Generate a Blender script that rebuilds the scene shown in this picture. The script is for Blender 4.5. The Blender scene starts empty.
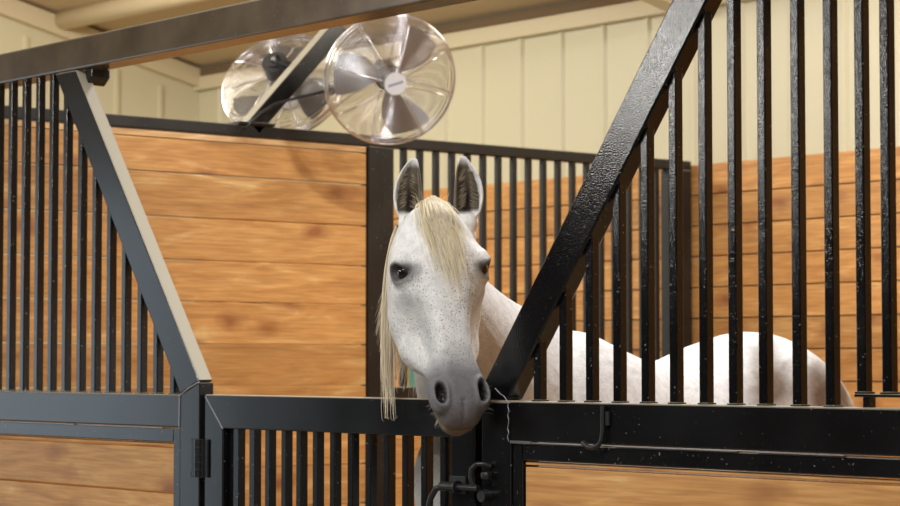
import bpy, bmesh, math, random
import numpy as np
from mathutils import Vector, Matrix, Quaternion, noise as mnoise
random.seed(7)
rng = np.random.default_rng(7)
S = bpy.context.scene
COL = S.collection
PI = math.pi
# ------------------------------------------------------------------ camera
EYE = 1.60                      # camera height
CD = 3.9                        # distance of the camera from the stall front plane (Y=0)
FPX, YAW, PITCH = 2270.7, .87352, .0486
cam = bpy.data.cameras.new('camera'); camo = bpy.data.objects.new('camera', cam); COL.objects.link(camo)
cam.sensor_width = 36.0; cam.lens = 36.0 * FPX / 900.0
cam.clip_start = .05; cam.clip_end = 100
fw = Vector((-math.sin(YAW)*math.cos(PITCH), math.cos(YAW)*math.cos(PITCH), math.sin(PITCH)))
rt = Vector((math.cos(YAW), math.sin(YAW), 0)); up = rt.cross(fw)
camo.matrix_world = Matrix(((rt.x, up.x, -fw.x, 0), (rt.y, up.y, -fw.y, -CD), (rt.z, up.z, -fw.z, EYE), (0, 0, 0, 1)))
cam.dof.use_dof = True; cam.dof.focus_distance = 5.9; cam.dof.aperture_fstop = 6.0
S.camera = camo
# ------------------------------------------------------------------ world, lights, exposure
S.view_settings.view_transform = 'Standard'; S.view_settings.look = 'None'
S.view_settings.exposure = 0.22; S.view_settings.gamma = 1.0; S.view_settings.use_curve_mapping = False
w = bpy.data.worlds.new('world'); S.world = w; w.use_nodes = True
w.node_tree.nodes['Background'].inputs[0].default_value = (1.0, .93, .84, 1)
w.node_tree.nodes['Background'].inputs[1].default_value = .36
def area(name, loc, target, sx, sy, power, col):
    l = bpy.data.lights.new(name, 'AREA'); l.shape = 'RECTANGLE'; l.size = sx; l.size_y = sy; l.energy = power; l.color = col
    o = bpy.data.objects.new(name, l); COL.objects.link(o); o.location = loc
    o.rotation_euler = (Vector(target) - Vector(loc)).to_track_quat('-Z', 'Y').to_euler()
    return o
# daylight through the open barn door at the left end of the aisle
area('barn_door_daylight', (-11.8, -2.35, 1.45), (-4, -2.2, 1.45), 3.4, 2.4, 34, (.66, .84, 1.0))
# fluorescent strip over the stalls across the aisle
area('aisle_strip_lamp', (-8.3, -4.5, 3.22), (-4.0, -.3, 2.3), 1.7, .12, 46, (1.0, .97, .92))
# lights under the roof
area('aisle_fill_light', (-3.6, -2.8, 4.1), (-4.5, -.2, 1.4), 2.2, 1.2, 100, (1.0, .985, .97))  # added fill from the aisle side, no fixture modelled
area('stall_ceiling_lamp', (-4.85, 1.45, 3.95), (-5.1, 1.45, 0), .26, .26, 64, (.97, .98, 1.0))
area('partition_ceiling_lamp', (-5.6, 3.0, 3.6), (-7.0, 2.6, 1.0), .9, .5, 26, (1.0, .93, .82))
area('side_fill_light', (-9.6, .6, 3.9), (-9.8, 2.5, 2.0), 1.6, 1.2, 110, (1.0, .93, .80))  # added fill that brightens the cream walls

# ------------------------------------------------------------------ helpers
def empty(name, loc, label, cat, group=None):
    o = bpy.data.objects.new(name, None); COL.objects.link(o); o.location = loc
    o.empty_display_size = .1
    o['label'] = label; o['category'] = cat
    if group: o['group'] = group
    return o
def link(name, bm, m, parent=None, smooth=False, angle=None):
    me = bpy.data.meshes.new(name)
    if parent is not None:
        off = wloc(parent)
        bmesh.ops.translate(bm, verts=bm.verts, vec=-off)
    bm.normal_update(); bm.to_mesh(me); bm.free()
    o = bpy.data.objects.new(name, me); COL.objects.link(o)
    for mm in (m if isinstance(m, (list, tuple)) else [m]): me.materials.append(mm)
    if smooth:
        for p in me.polygons: p.use_smooth = True
        if angle:
            try: me.set_sharp_from_angle(angle=angle)
            except Exception: pass
    if parent is not None: o.parent = parent
    return o
def wloc(o):
    v = Vector((0, 0, 0))
    while o is not None: v = v + Vector(o.location); o = o.parent
    return v
def struct(name, bm, m):
    o = link(name, bm, m); o['kind'] = 'structure'; return o
def bx(bm, x0, x1, y0, y1, z0, z1, bev=0.0):
    b = bmesh.new() if bev else bm
    vs = [b.verts.new(p) for p in ((x0,y0,z0),(x1,y0,z0),(x1,y1,z0),(x0,y1,z0),(x0,y0,z1),(x1,y0,z1),(x1,y1,z1),(x0,y1,z1))]
    for f in ((3,2,1,0),(4,5,6,7),(0,1,5,4),(1,2,6,5),(2,3,7,6),(3,0,4,7)): b.faces.new([vs[i] for i in f])
    if bev:
        bmesh.ops.bevel(b, geom=list(b.edges), offset=bev, segments=2, profile=.5, affect='EDGES')
        merge(bm, b)
def merge(bm, b):
    me = bpy.data.meshes.new('t'); b.to_mesh(me); b.free(); bm.from_mesh(me); bpy.data.meshes.remove(me)
def prism(bm, pts, y0, y1, bev=0.0, axis='y'):
    """polygon in x,z extruded along y (or polygon in y,z extruded along x)"""
    b = bmesh.new()
    mk = (lambda p, t: (p[0], t, p[1])) if axis == 'y' else (lambda p, t: (t, p[0], p[1]))
    a = [b.verts.new(mk(p, y0)) for p in pts]; c = [b.verts.new(mk(p, y1)) for p in pts]
    n = len(pts)
    b.faces.new(a); b.faces.new(c[::-1])
    for i in range(n): b.faces.new((a[i], c[i], c[(i+1) % n], a[(i+1) % n]))
    bmesh.ops.recalc_face_normals(b, faces=b.faces)
    if bev: bmesh.ops.bevel(b, geom=list(b.edges), offset=bev, segments=2, profile=.5, affect='EDGES')
    merge(bm, b)
def tube(bm, pts, r, seg=10, cap=True, taper=None):
    pts = [Vector(p) for p in pts]; n = len(pts); rings = []
    ref = None
    for i, p in enumerate(pts):
        d = (pts[min(i+1, n-1)] - pts[max(i-1, 0)]).normalized()
        if ref is None: ref = d.orthogonal().normalized()
        ref = (ref - d*ref.dot(d)).normalized(); e = d.cross(ref)
        rr = r if taper is None else r*taper(i/(n-1))
        rings.append([bm.verts.new(p + (ref*math.cos(2*PI*k/seg) + e*math.sin(2*PI*k/seg))*rr) for k in range(seg)])
    for i in range(n-1):
        for k in range(seg):
            bm.faces.new((rings[i][k], rings[i][(k+1) % seg], rings[i+1][(k+1) % seg], rings[i+1][k]))
    if cap: bm.faces.new(rings[0][::-1]); bm.faces.new(rings[-1])
def cyl(bm, a, b, r, seg=20): tube(bm, [a, b], r, seg)
def xform(bm, M): bmesh.ops.transform(bm, matrix=M, verts=bm.verts)

# ------------------------------------------------------------------ materials
def mat(name):
    m = bpy.data.materials.new(name); m.use_nodes = True
    nt = m.node_tree; return m, nt, nt.nodes['Principled BSDF']
def nd(nt, t, **kw):
    n = nt.nodes.new(t)
    for k, v in kw.items(): setattr(n, k, v)
    return n
def ramp(nt, stops):
    r = nd(nt, 'ShaderNodeValToRGB'); e = r.color_ramp.elements
    while len(e) < len(stops): e.new(.5)
    for i, (p, c) in enumerate(stops):
        e[i].position = p; e[i].color = (*c, 1) if len(c) == 3 else c
    return r
def plain(name, col, rough=.5, metal=0.0, bump=0, bscale=50):
    m, nt, b = mat(name)
    b.inputs['Base Color'].default_value = (*col, 1); b.inputs['Roughness'].default_value = rough; b.inputs['Metallic'].default_value = metal
    if bump: addbump(nt, b, bscale, bump)
    return m
def addbump(nt, b, scale, strength, dist=.002, detail=3):
    tc = nd(nt, 'ShaderNodeTexCoord'); n = nd(nt, 'ShaderNodeTexNoise'); n.inputs['Scale'].default_value = scale; n.inputs['Detail'].default_value = detail
    nt.links.new(tc.outputs['Object'], n.inputs['Vector'])
    bp = nd(nt, 'ShaderNodeBump'); bp.inputs['Strength'].default_value = strength; bp.inputs['Distance'].default_value = dist
    nt.links.new(n.outputs['Fac'], bp.inputs['Height']); nt.links.new(bp.outputs['Normal'], b.inputs['Normal'])
    return bp
def paint(name, col, rough, bump, dust=.75, bscale=260):
    """glossy black enamel on steel, orange peel, scattered dust specks, dust lying on upward faces"""
    m, nt, b = mat(name); L = nt.links
    tc = nd(nt, 'ShaderNodeTexCoord')
    sp = nd(nt, 'ShaderNodeTexNoise'); sp.inputs['Scale'].default_value = 110; sp.inputs['Detail'].default_value = 2
    L.new(tc.outputs['Object'], sp.inputs['Vector'])
    r1 = ramp(nt, [(.70, (0, 0, 0)), (.76, (1, 1, 1))]); L.new(sp.outputs['Fac'], r1.inputs['Fac'])
    cl = nd(nt, 'ShaderNodeTexNoise'); cl.inputs['Scale'].default_value = 5; cl.inputs['Detail'].default_value = 6
    L.new(tc.outputs['Object'], cl.inputs['Vector'])
    geo = nd(nt, 'ShaderNodeNewGeometry'); sep = nd(nt, 'ShaderNodeSeparateXYZ'); L.new(geo.outputs['Normal'], sep.inputs[0])
    upm = nd(nt, 'ShaderNodeMapRange'); upm.inputs['From Min'].default_value = .25; upm.inputs['From Max'].default_value = .62; upm.inputs['To Max'].default_value = dust
    L.new(sep.outputs['Z'], upm.inputs['Value'])
    ms = nd(nt, 'ShaderNodeMath', operation='MULTIPLY'); L.new(r1.outputs['Color'], ms.inputs[0]); ms.inputs[1].default_value = .36
    mx = nd(nt, 'ShaderNodeMath', operation='MAXIMUM'); L.new(ms.outputs[0], mx.inputs[0]); L.new(upm.outputs[0], mx.inputs[1])
    r2 = ramp(nt, [(.3, tuple(c*.75 for c in col)), (.7, tuple(c*1.5 for c in col))]); L.new(cl.outputs['Fac'], r2.inputs['Fac'])
    mix = nd(nt, 'ShaderNodeMixRGB'); L.new(mx.outputs[0], mix.inputs['Fac']); L.new(r2.outputs['Color'], mix.inputs['Color1']); mix.inputs['Color2'].default_value = (.60, .55, .43, 1)
    L.new(mix.outputs['Color'], b.inputs['Base Color'])
    rr = nd(nt, 'ShaderNodeMapRange'); rr.inputs['To Min'].default_value = rough*.75; rr.inputs['To Max'].default_value = rough*1.35
    L.new(cl.outputs['Fac'], rr.inputs['Value'])
    ra = nd(nt, 'ShaderNodeMath', operation='MAXIMUM'); L.new(rr.outputs[0], ra.inputs[0]); L.new(upm.outputs[0], ra.inputs[1])
    L.new(ra.outputs[0], b.inputs['Roughness'])
    addbump(nt, b, bscale, bump, .0012, 1)
    return m
def wood(name, axis, seed=0.0, tint=(1, 1, 1)):
    """cedar boards: grain along the axis, each board its own shade, knots"""
    m, nt, b = mat(name); L = nt.links
    tc = nd(nt, 'ShaderNodeTexCoord'); geo = nd(nt, 'ShaderNodeNewGeometry')
    off = nd(nt, 'ShaderNodeVectorMath', operation='SCALE'); off.inputs[0].default_value = (13.1, 7.7, 5.3); L.new(geo.outputs['Random Per Island'], off.inputs['Scale'])
    ad = nd(nt, 'ShaderNodeVectorMath', operation='ADD'); L.new(tc.outputs['Object'], ad.inputs[0]); L.new(off.outputs[0], ad.inputs[1])
    ad2 = nd(nt, 'ShaderNodeVectorMath', operation='ADD'); L.new(ad.outputs[0], ad2.inputs[0]); ad2.inputs[1].default_value = (seed, seed, seed)
    def stretch(along, across):
        mp = nd(nt, 'ShaderNodeMapping'); sc = [across]*3; sc[axis] = along; mp.inputs['Scale'].default_value = sc
        L.new(ad2.outputs[0], mp.inputs['Vector']); return mp
    n1 = nd(nt, 'ShaderNodeTexNoise'); n1.inputs['Scale'].default_value = 1; n1.inputs['Detail'].default_value = 5; n1.inputs['Distortion'].default_value = 1.6
    L.new(stretch(1.9, 13).outputs[0], n1.inputs['Vector'])
    n2 = nd(nt, 'ShaderNodeTexNoise'); n2.inputs['Scale'].default_value = 1; n2.inputs['Detail'].default_value = 4
    L.new(stretch(6, 120).outputs[0], n2.inputs['Vector'])
    c1 = ramp(nt, [(.25, (.52*tint[0], .24*tint[1], .072*tint[2])), (.45, (.62*tint[0], .315*tint[1], .098*tint[2])), (.60, (.69*tint[0], .37*tint[1], .125*tint[2])), (.70, (.80*tint[0], .50*tint[1], .20*tint[2])), (.77, (.92*tint[0], .72*tint[1], .38*tint[2]))])
    L.new(n1.outputs['Fac'], c1.inputs['Fac'])
    c2 = ramp(nt, [(.35, (.80, .77, .73)), (.62, (1.04, 1.04, 1.03))]); L.new(n2.outputs['Fac'], c2.inputs['Fac'])
    mu = nd(nt, 'ShaderNodeMixRGB', blend_type='MULTIPLY'); mu.inputs['Fac'].default_value = 1; L.new(c1.outputs['Color'], mu.inputs['Color1']); L.new(c2.outputs['Color'], mu.inputs['Color2'])
    # knots
    dn = nd(nt, 'ShaderNodeTexNoise'); dn.inputs['Scale'].default_value = 6
    L.new(ad2.outputs[0], dn.inputs['Vector'])
    mp = stretch(3.6, 8.0); dm = nd(nt, 'ShaderNodeVectorMath', operation='MULTIPLY_ADD'); L.new(dn.outputs['Color'], dm.inputs[0]); dm.inputs[1].default_value = (.5, .5, .5); L.new(mp.outputs[0], dm.inputs[2])
    vo = nd(nt, 'ShaderNodeTexVoronoi'); vo.inputs['Scale'].default_value = 1; L.new(dm.outputs[0], vo.inputs['Vector'])
    k = ramp(nt, [(.09, (1, 1, 1)), (.20, (.55, .55, .55)), (.40, (0, 0, 0))]); L.new(vo.outputs['Distance'], k.inputs['Fac'])
    sx = nd(nt, 'ShaderNodeSeparateColor'); L.new(vo.outputs['Color'], sx.inputs[0])
    gt = nd(nt, 'ShaderNodeMath', operation='GREATER_THAN'); L.new(sx.outputs[0], gt.inputs[0]); gt.inputs[1].default_value = .36
    km = nd(nt, 'ShaderNodeMath', operation='MULTIPLY'); L.new(k.outputs['Color'], km.inputs[0]); L.new(gt.outputs[0], km.inputs[1])
    kk = nd(nt, 'ShaderNodeMath', operation='MULTIPLY'); L.new(km.outputs[0], kk.inputs[0]); kk.inputs[1].default_value = .9
    mk = nd(nt, 'ShaderNodeMixRGB'); L.new(kk.outputs[0], mk.inputs['Fac']); L.new(mu.outputs['Color'], mk.inputs['Color1']); mk.inputs['Color2'].default_value = (.30*tint[0], .105*tint[1], .03*tint[2], 1)
    # board to board
    pr = nd(nt, 'ShaderNodeMapRange'); pr.inputs['To Min'].default_value = .86; pr.inputs['To Max'].default_value = 1.12; L.new(geo.outputs['Random Per Island'], pr.inputs['Value'])
    mv = nd(nt, 'ShaderNodeVectorMath', operation='SCALE'); L.new(mk.outputs['Color'], mv.inputs[0]); L.new(pr.outputs[0], mv.inputs['Scale'])
    L.new(mv.outputs[0], b.inputs['Base Color']); b.inputs['Roughness'].default_value = .55
    bp = nd(nt, 'ShaderNodeBump'); bp.inputs['Strength'].default_value = .25; bp.inputs['Distance'].default_value = .002
    L.new(n2.outputs['Fac'], bp.inputs['Height']); L.new(bp.outputs['Normal'], b.inputs['Normal'])
    return m
M_PAINT = paint('black_enamel', (.0045, .0045, .005), .19, .10)
M_PAINT2 = paint('black_enamel_bars', (.004, .004, .0045), .10, .50, bscale=260)
M_PBACK = paint('black_enamel_partition', (.010, .010, .010), .38, .2)
M_WOODX = wood('cedar_boards_front', 0, 3.0)
M_WOODXB = wood('cedar_boards_back', 0, 9.0, (.96, .93, .9))
M_WOODY = wood('cedar_boards_partition', 1, 5.0)
M_CREAM = plain('cream_sheet_metal', (.63, .59, .42), .45)
M_TRIM = plain('cream_trim', (.66, .58, .40), .5)
M_CEIL = plain('insulated_ceiling', (.58, .46, .29), .7, bump=.4, bscale=3)
M_PURL = plain('purlin_insulation', (.74, .62, .42), .7)
M_WELD = plain('weld_bead', (.30, .31, .33), .4, .6, bump=.8, bscale=300)
M_STEEL = plain('dull_steel', (.05, .05, .053), .35, .7, bump=.4, bscale=120)
M_HINGE = plain('oiled_steel', (.035, .037, .040), .35, .6, bump=.5, bscale=150)
M_CHROME = plain('chrome_wire', (.83, .83, .84), .18, 1.0)
M_ALU = plain('fan_blade_aluminium', (.27, .27, .28), .42, 1.0)
M_MOTOR = plain('motor_grey', (.10, .10, .11), .4, .5)
M_BADGE = plain('badge_silver', (.72, .73, .76), .35, .2)
M_PRINT = plain('badge_print', (.16, .17, .22), .5)
M_FLOOR = plain('concrete', (.30, .25, .19), .8, bump=.5, bscale=30)
M_SHAV = plain('wood_shavings', (.48, .33, .17), .9, bump=1, bscale=90)
M_DARKW = plain('dark_stall_boards', (.030, .021, .016), .7)

# ------------------------------------------------------------------ setting
XE = -11.95                     # left end wall
YB = 4.05                       # back wall of the building
def roofz(y): return EYE + 1.86 + .232*(YB - y)
b = bmesh.new(); bx(b, XE-.2, 6, -9, YB+.3, -.1, 0); struct('floor', b, M_FLOOR)
b = bmesh.new(); bx(b, -7.54, -2.96, .11, YB-.09, 0, .012); o = link('bedding', b, M_SHAV); o['kind'] = 'stuff'; o['label'] = 'pale wood shavings spread over the stall floor'; o['category'] = 'bedding'
# back wall: cream sheet metal with ribs, one seam about each .32 m
b = bmesh.new(); bx(b, XE-.05, 2.5, YB, YB+.04, 0, EYE+1.80)
x = -8.27
xs = []
while x > XE: xs.append(x); x -= .3145
x = -8.27 + .3145
while x < 2.4: xs.append(x); x += .3145
for x in xs:
    prism(b, [(x-.020, YB+.001), (x-.008, YB-.016), (x+.008, YB-.016), (x+.020, YB+.001)], 0, EYE+1.72) if False else None
    bb = bmesh.new()
    vs = []
    for z in (0, EYE+1.72):
        vs.append([bb.verts.new(p) for p in ((x-.022, YB+.001, z), (x-.008, YB-.018, z), (x+.008, YB-.018, z), (x+.022, YB+.001, z))])
    for i in range(3): bb.faces.new((vs[0][i], vs[0][i+1], vs[1][i+1], vs[1][i]))
    bb.faces.new(vs[1]); merge(b, bb)
struct('wall_back', b, M_CREAM)
b = bmesh.new(); bx(b, XE, 2.5, YB-.05, YB+.0, EYE+1.715, EYE+1.80, .006); struct('trim_1', b, M_TRIM)
# left end wall with a gable rake, the barn door opening towards the aisle
b = bmesh.new()
def endwall(y0, y1, z0=0.0):
    prism(b, [(y0, z0), (y1, z0), (y1, roofz(y1)-.02), (y0, roofz(y0)-.02)], XE-.12, XE, axis='x')
endwall(-.55, YB); endwall(-9, -4.15); endwall(-4.15, -.55, 3.25)
y = YB-.3
while y > -.5:
    bx(b, XE, XE+.018, y-.012, y+.012, 0, roofz(y)-.2); y -= .3145
struct('wall_left', b, M_CREAM)
b = bmesh.new(); prism(b, [(YB, roofz(YB)-.135), (YB, roofz(YB)-.02), (-9, roofz(-9)-.02), (-9, roofz(-9)-.135)], XE, XE+.07, .004, axis='x'); struct('trim_2', b, M_TRIM)
# roof and purlins running along X
b = bmesh.new(); prism(b, [(YB+.3, roofz(YB+.3)), (YB+.3, roofz(YB+.3)+.05), (-5.0, roofz(-5.0)+.05), (-5.0, roofz(-5.0))], XE-.2, 3, axis='x'); struct('ceiling', b, M_CEIL)
for i, y in enumerate((3.02, 1.8, .6, -.6, -1.8, -3.0)):
    b = bmesh.new(); z = roofz(y)
    tube(b, [(XE+.02, y, z-.04), (-9.6, y, z-.055), (-7, y, z-.04), (3, y, z-.04)], .06, 14)
    struct('trim_%d' % (3+i), b, M_PURL)
    for p in bpy.data.objects['trim_%d' % (3+i)].data.polygons: p.use_smooth = True
# roof rafter
b = bmesh.new(); X0 = -7.62
prism(b, [(YB-.02, roofz(YB)-.20), (YB-.02, roofz(YB)-.01), (-5, roofz(-5)-.01), (-5, roofz(-5)-.20)], X0-.06, X0+.06, .006, axis='x')
struct('trim_9', b, M_TRIM)
b = bmesh.new(); bx(b, XE, 2.5, YB-.045, YB, EYE+1.803, EYE+1.845); struct('trim_10', b, plain('eave_shadow_strip', (.17, .115, .06), .9))  # dark strip painted in for the shadow line under the eave
# stalls across the aisle, seen only as dark reflections
b = bmesh.new(); bx(b, XE, -1.6, -4.95, -4.85, 0, 2.75); struct('wall_front', b, M_DARKW)

# board lining on the back wall behind the stalls
def boards(bm, seams, lo, hi, d0, d1, axis, gap=.0055):
    """seams: list of z from top down; boards between consecutive seams"""
    for a, c in zip(seams[:-1], seams[1:]):
        if axis == 'x': bx(bm, lo, hi, d0, d1, c+gap/2, a-gap/2, .0025)
        else: bx(bm, d0, d1, lo, hi, c+gap/2, a-gap/2, .0025)
SE = [EYE+.955 - .148*i for i in range(18)]; SE = [z for z in SE if z > .03] + [.0]
b = bmesh.new(); boards(b, SE, -11.9, -2.9, YB-.06, YB-.02, 'x')
o = link('wall_board_lining', b, M_WOODXB); o['label'] = 'orange cedar board lining on the back wall below the cream sheet metal'; o['category'] = 'wood wall'

# teal blanket hanging in the neighbouring stall, behind the horse's head (it shows in the underside of the beam)
b = bmesh.new(); n = 40; fr, bk = [], []
for i in range(n+1):
    x = -9.72 + .52*i/n; d_ = .035 + .014*math.sin(i*1.1) + .006*math.sin(i*2.3)
    fr.append([b.verts.new((x, YB-.066-d_, EYE-.30+.012*math.sin(i*.7))), b.verts.new((x, YB-.066-d_*.7, EYE+.16))])
    bk.append([b.verts.new((x, YB-.064, EYE-.30+.012*math.sin(i*.7))), b.verts.new((x, YB-.064, EYE+.16))])
for i in range(n):
    b.faces.new((fr[i][0], fr[i+1][0], fr[i+1][1], fr[i][1])); b.faces.new((bk[i+1][0], bk[i][0], bk[i][1], bk[i+1][1]))
    b.faces.new((fr[i][1], fr[i+1][1], bk[i+1][1], bk[i][1])); b.faces.new((bk[i][0], bk[i+1][0], fr[i+1][0], fr[i][0]))
for g_ in (0, n): b.faces.new((fr[g_][0], fr[g_][1], bk[g_][1], bk[g_][0]))
bmesh.ops.recalc_face_normals(b, faces=b.faces)
o = link('horse_blanket', b, plain('teal_cloth', (.04, .34, .30), .8), None, True, .9); o['label'] = 'teal horse blanket hung on the back wall of the neighbouring stall'; o['category'] = 'blanket'
# ------------------------------------------------------------------ partition between the stalls (X = -7.6)
XP = -7.6
pt = empty('stall_partition', (XP, 2.0, 0), 'cedar board stall partition with black top rail and barred far half, fans above it', 'partition')
b = bmesh.new(); bx(b, XP-.06, XP, .06, YB-.07, EYE+.925, EYE+.972, .004); link('top_rail', b, M_PBACK, pt)
b = bmesh.new(); bx(b, XP-.05, XP+.004, 2.012, 2.085, 0, EYE+.924, .004); bx(b, XP-.05, XP-.006, 2.089, 2.158, 0, EYE+.924, .004); link('post', b, M_PBACK, pt)
b = bmesh.new(); bx(b, XP-.06, XP+.03, 3.83, 3.95, 0, EYE+.924, .004); link('post', b, M_PBACK, pt)
b = bmesh.new(); bx(b, XP-.055, XP-.004, .06, .11, 0, EYE+.924, .004); link('post', b, M_PBACK, pt)
sz = [EYE+.918, EYE+.894, EYE+.758, EYE+.582, EYE+.412, EYE+.247, EYE+.078, EYE-.092]
while sz[-1] > .17: sz.append(sz[-1]-.165)
sz.append(.0)
b = bmesh.new(); boards(b, sz[1:], .112, 2.008, XP-.045, XP-.008, 'y'); link('board_panel', b, M_WOODY, pt)
b = bmesh.new(); bx(b, XP-.045, XP-.008, .112, 2.008, EYE+.896, EYE+.920, .002); link('filler_strip', b, wood('pale_strip_wood', 1, 2.0, (1.22, 1.5, 2.2)), pt)  # strip tinted paler than the boards below
sz2 = [EYE-.16]
while sz2[-1] > .17: sz2.append(sz2[-1]-.165)
sz2.append(0.0)
b = bmesh.new(); boards(b, sz2, 2.16, 3.826, XP-.045, XP-.008, 'y'); link('board_panel', b, M_WOODY, pt)
b = bmesh.new(); bx(b, XP-.05, XP-.004, 2.16, 3.828, EYE-.158, EYE-.10, .004); link('mid_rail', b, M_PBACK, pt)
y = 2.213
while y < 3.80:
    b = bmesh.new(); bx(b, XP-.040, XP-.014, y, y+.026, EYE-.102, EYE+.926, .003); link('bar', b, M_PBACK, pt); y += .0905

sz = [EYE+.92 - .148*i for i in range(17)]; sz = [z for z in sz if z > .03] + [0.0]
b = bmesh.new(); boards(b, sz, .10, YB-.08, -2.94, -2.90, 'y'); struct('wall_right_unseen', b, M_WOODY)  # unseen stall side, added so the bars pick up brown reflections
b = bmesh.new(); bx(b, -2.95, -2.89, .10, YB-.08, EYE+.925, EYE+.972, .004); struct('trim_11', b, M_PBACK)  # top rail of that added wall
# ------------------------------------------------------------------ header beam
ZR = EYE-.097                   # top of the rails
ZB0, ZB1 = EYE+.986, EYE+1.092
XL = -5.962                     # left post
o_hb = bmesh.new(); bx(o_hb, -7.75, -2.4, 0, .102, ZB0, ZB1, .006)
hb = link('header_beam', o_hb, paint('dusty_enamel_beam', (.075, .054, .034), .22, .2)); hb['label'] = 'long black square steel header beam crossing the upper left of the stall front'; hb['category'] = 'beam'
FD = .052                       # frame depth
def barspan(x, z1, root, top_pad=0, m=None, z0=None):
    x = x*1.0031
    z0 = ZR-.001 if z0 is None else z0
    b = bmesh.new(); bx(b, x, x+.0255, .012, .0375, z0, z1, .003)
    bx(b, x-.003, x+.0285, .009, .041, z0, z0+.005, .001)                 # weld foot
    return link('bar', b, m or M_PAINT2, root)
# ---- left panel
lp = empty('stall_front_panel', (-6.8, 0, 0), 'left black steel stall front with blue sheen, slanting brace, bars and boards below', 'stall front')
b = bmesh.new(); bx(b, -7.6, -5.963, 0, FD, ZR-.102, ZR, .004); link('top_rail', b, M_PAINT, lp)
b = bmesh.new(); bx(b, -7.6, -6.008, .006, FD, ZR-.150, ZR-.1055, .003); link('lower_strip', b, M_PAINT, lp)
b = bmesh.new()
for x0, x1 in ((-7.5, -7.12), (-7.095, -6.60), (-6.575, -6.06)): bx(b, x0, x1, -.0015, .006, ZR-.1065, ZR-.1035)
link('weld_bead', b, M_WELD, lp)
b = bmesh.new(); bx(b, -6.006, -5.966, .004, FD, .0, ZR-.1045, .003); link('stile', b, M_PAINT, lp)
# post whose top is mitred to the brace
b = bmesh.new(); prism(b, [(-5.962, 0), (-5.855, 0), (-5.855, EYE-.058), (-5.962, ZR-.004)], 0, .052, .003); link('post', b, M_PAINT, lp)
b = bmesh.new(); tube(b, [(-5.966, -.001, ZR-.10), (-5.964, -.001, ZR-.004), (-5.91, -.001, EYE-.075), (-5.857, -.001, EYE-.057)], .0028, 6); link('weld_bead', b, M_WELD, lp)
# brace from the header beam down to the post
def lerp(a, c, t): return a + (c-a)*t
blb, bub = (-6.745, -5.972), (-6.612, -5.857)      # lower and upper edge x at top/bottom
b = bmesh.new(); prism(b, [(-6.748, ZB0-.003), (-6.612, ZB0-.003), (-5.857, EYE-.054), (-5.962, ZR+.001)], 0, .052, .005); link('brace', b, M_PAINT, lp)
b = bmesh.new(); prism(b, [(-6.60, ZB0-.001), (-6.555, ZB0-.001), (-6.555, ZB0-.03), (-6.59, ZB0-.055)], .03, .10, .003); link('gusset', b, M_PAINT, lp)
def under_left(x):
    t = (x - (-6.748)) / (-5.962 + 6.748)
    return ZB0 - .004 if x < -6.76 else lerp(ZB0-.003, ZR+.001, min(max(t, 0), 1))
for x in (-7.54, -7.445, -7.35, -7.255, -7.16, -7.065, -6.97, -6.875, -6.782, -6.688, -6.592, -6.498, -6.405, -6.312, -6.216, -6.121, -6.023):
    z1 = min(under_left(x+.004)+.05, ZB0+.001)
    if z1-ZR < .03: continue
    barspan(x, z1, lp)
sz = [ZR-.151, ZR-.165]
while sz[-1] > .17: sz.append(sz[-1]-.143)
sz.append(0.0)
b = bmesh.new(); boards(b, sz, -7.6, -6.008, .014, .050, 'x'); link('board_panel', b, M_WOODX, lp)

# ---- gate
gt = empty('stall_gate', (-5.2, 0, 0), 'black barred stall gate in the middle with the grey horse leaning over it', 'gate')
GT, GB = ZR+.002, ZR-.100
gx0, gx1 = -5.826, -4.556
b = bmesh.new(); prism(b, [(gx0, GT), (gx1, GT), (gx1-.1, GB), (gx0+.1, GB)], 0, FD, .0035); link('top_rail', b, M_PAINT, gt)
b = bmesh.new(); prism(b, [(gx0, GT-.002), (gx0+.0985, GB), (gx0+.0985, .12), (gx0, .12)], 0, FD, .0035); link('stile', b, M_PAINT, gt)
b = bmesh.new(); prism(b, [(gx1, GT-.002), (gx1, .12), (gx1-.0985, .12), (gx1-.0985, GB)], 0, FD, .0035); link('stile', b, M_PAINT, gt)
b = bmesh.new(); bx(b, gx0+.1, gx1-.1, 0, FD, .12, .22, .0035); link('bottom_rail', b, M_PAINT, gt)
b = bmesh.new(); tube(b, [(gx0+.004, -.0005, GT-.006), (gx0+.099, -.0005, GB+.001)], .002, 6); link('weld_bead', b, M_WELD, gt)
for x in (-5.672, -5.589, -5.508, -5.426, -5.352, -5.272, -5.19, -5.107, -5.025, -4.943, -4.862, -4.78, -4.699):
    x *= 1.0031
    b = bmesh.new(); bx(b, x, x+.0300 if x < -5.6 else x+.0255, .012, .0375, .215, GB+.003, .003); link('bar', b, M_PAINT, gt)
# inner flat bar beside the left stile
b = bmesh.new(); bx(b, gx0+.104, gx0+.140, .02, .045, .215, GB+.003, .003); link('bar', b, M_PAINT, gt)
def hinge(z0, z1):
    h = bmesh.new(); bx(h, -5.893, -5.862, -.007, .0, z0, z1, .002); bx(h, -5.842+.022, -5.80+.0, -.007, .0, z0, z1, .002)
    lf = link('hinge', h, M_HINGE, gt)
    k = bmesh.new(); n = 5; d = (z1-z0)/n
    for i in range(n): cyl(k, (-5.843, -.012, z0+d*i+.001), (-5.843, -.012, z0+d*(i+1)-.001), .0125, 14)
    bx(k, -5.866, -5.843, -.010, -.002, z0, z1); bx(k, -5.843, -5.818, -.010, -.002, z0, z1)
    link('hinge_barrel', k, M_HINGE, lf, True, .6)
hinge(EYE-.348, EYE-.232)
hinge(.3, .416)
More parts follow.
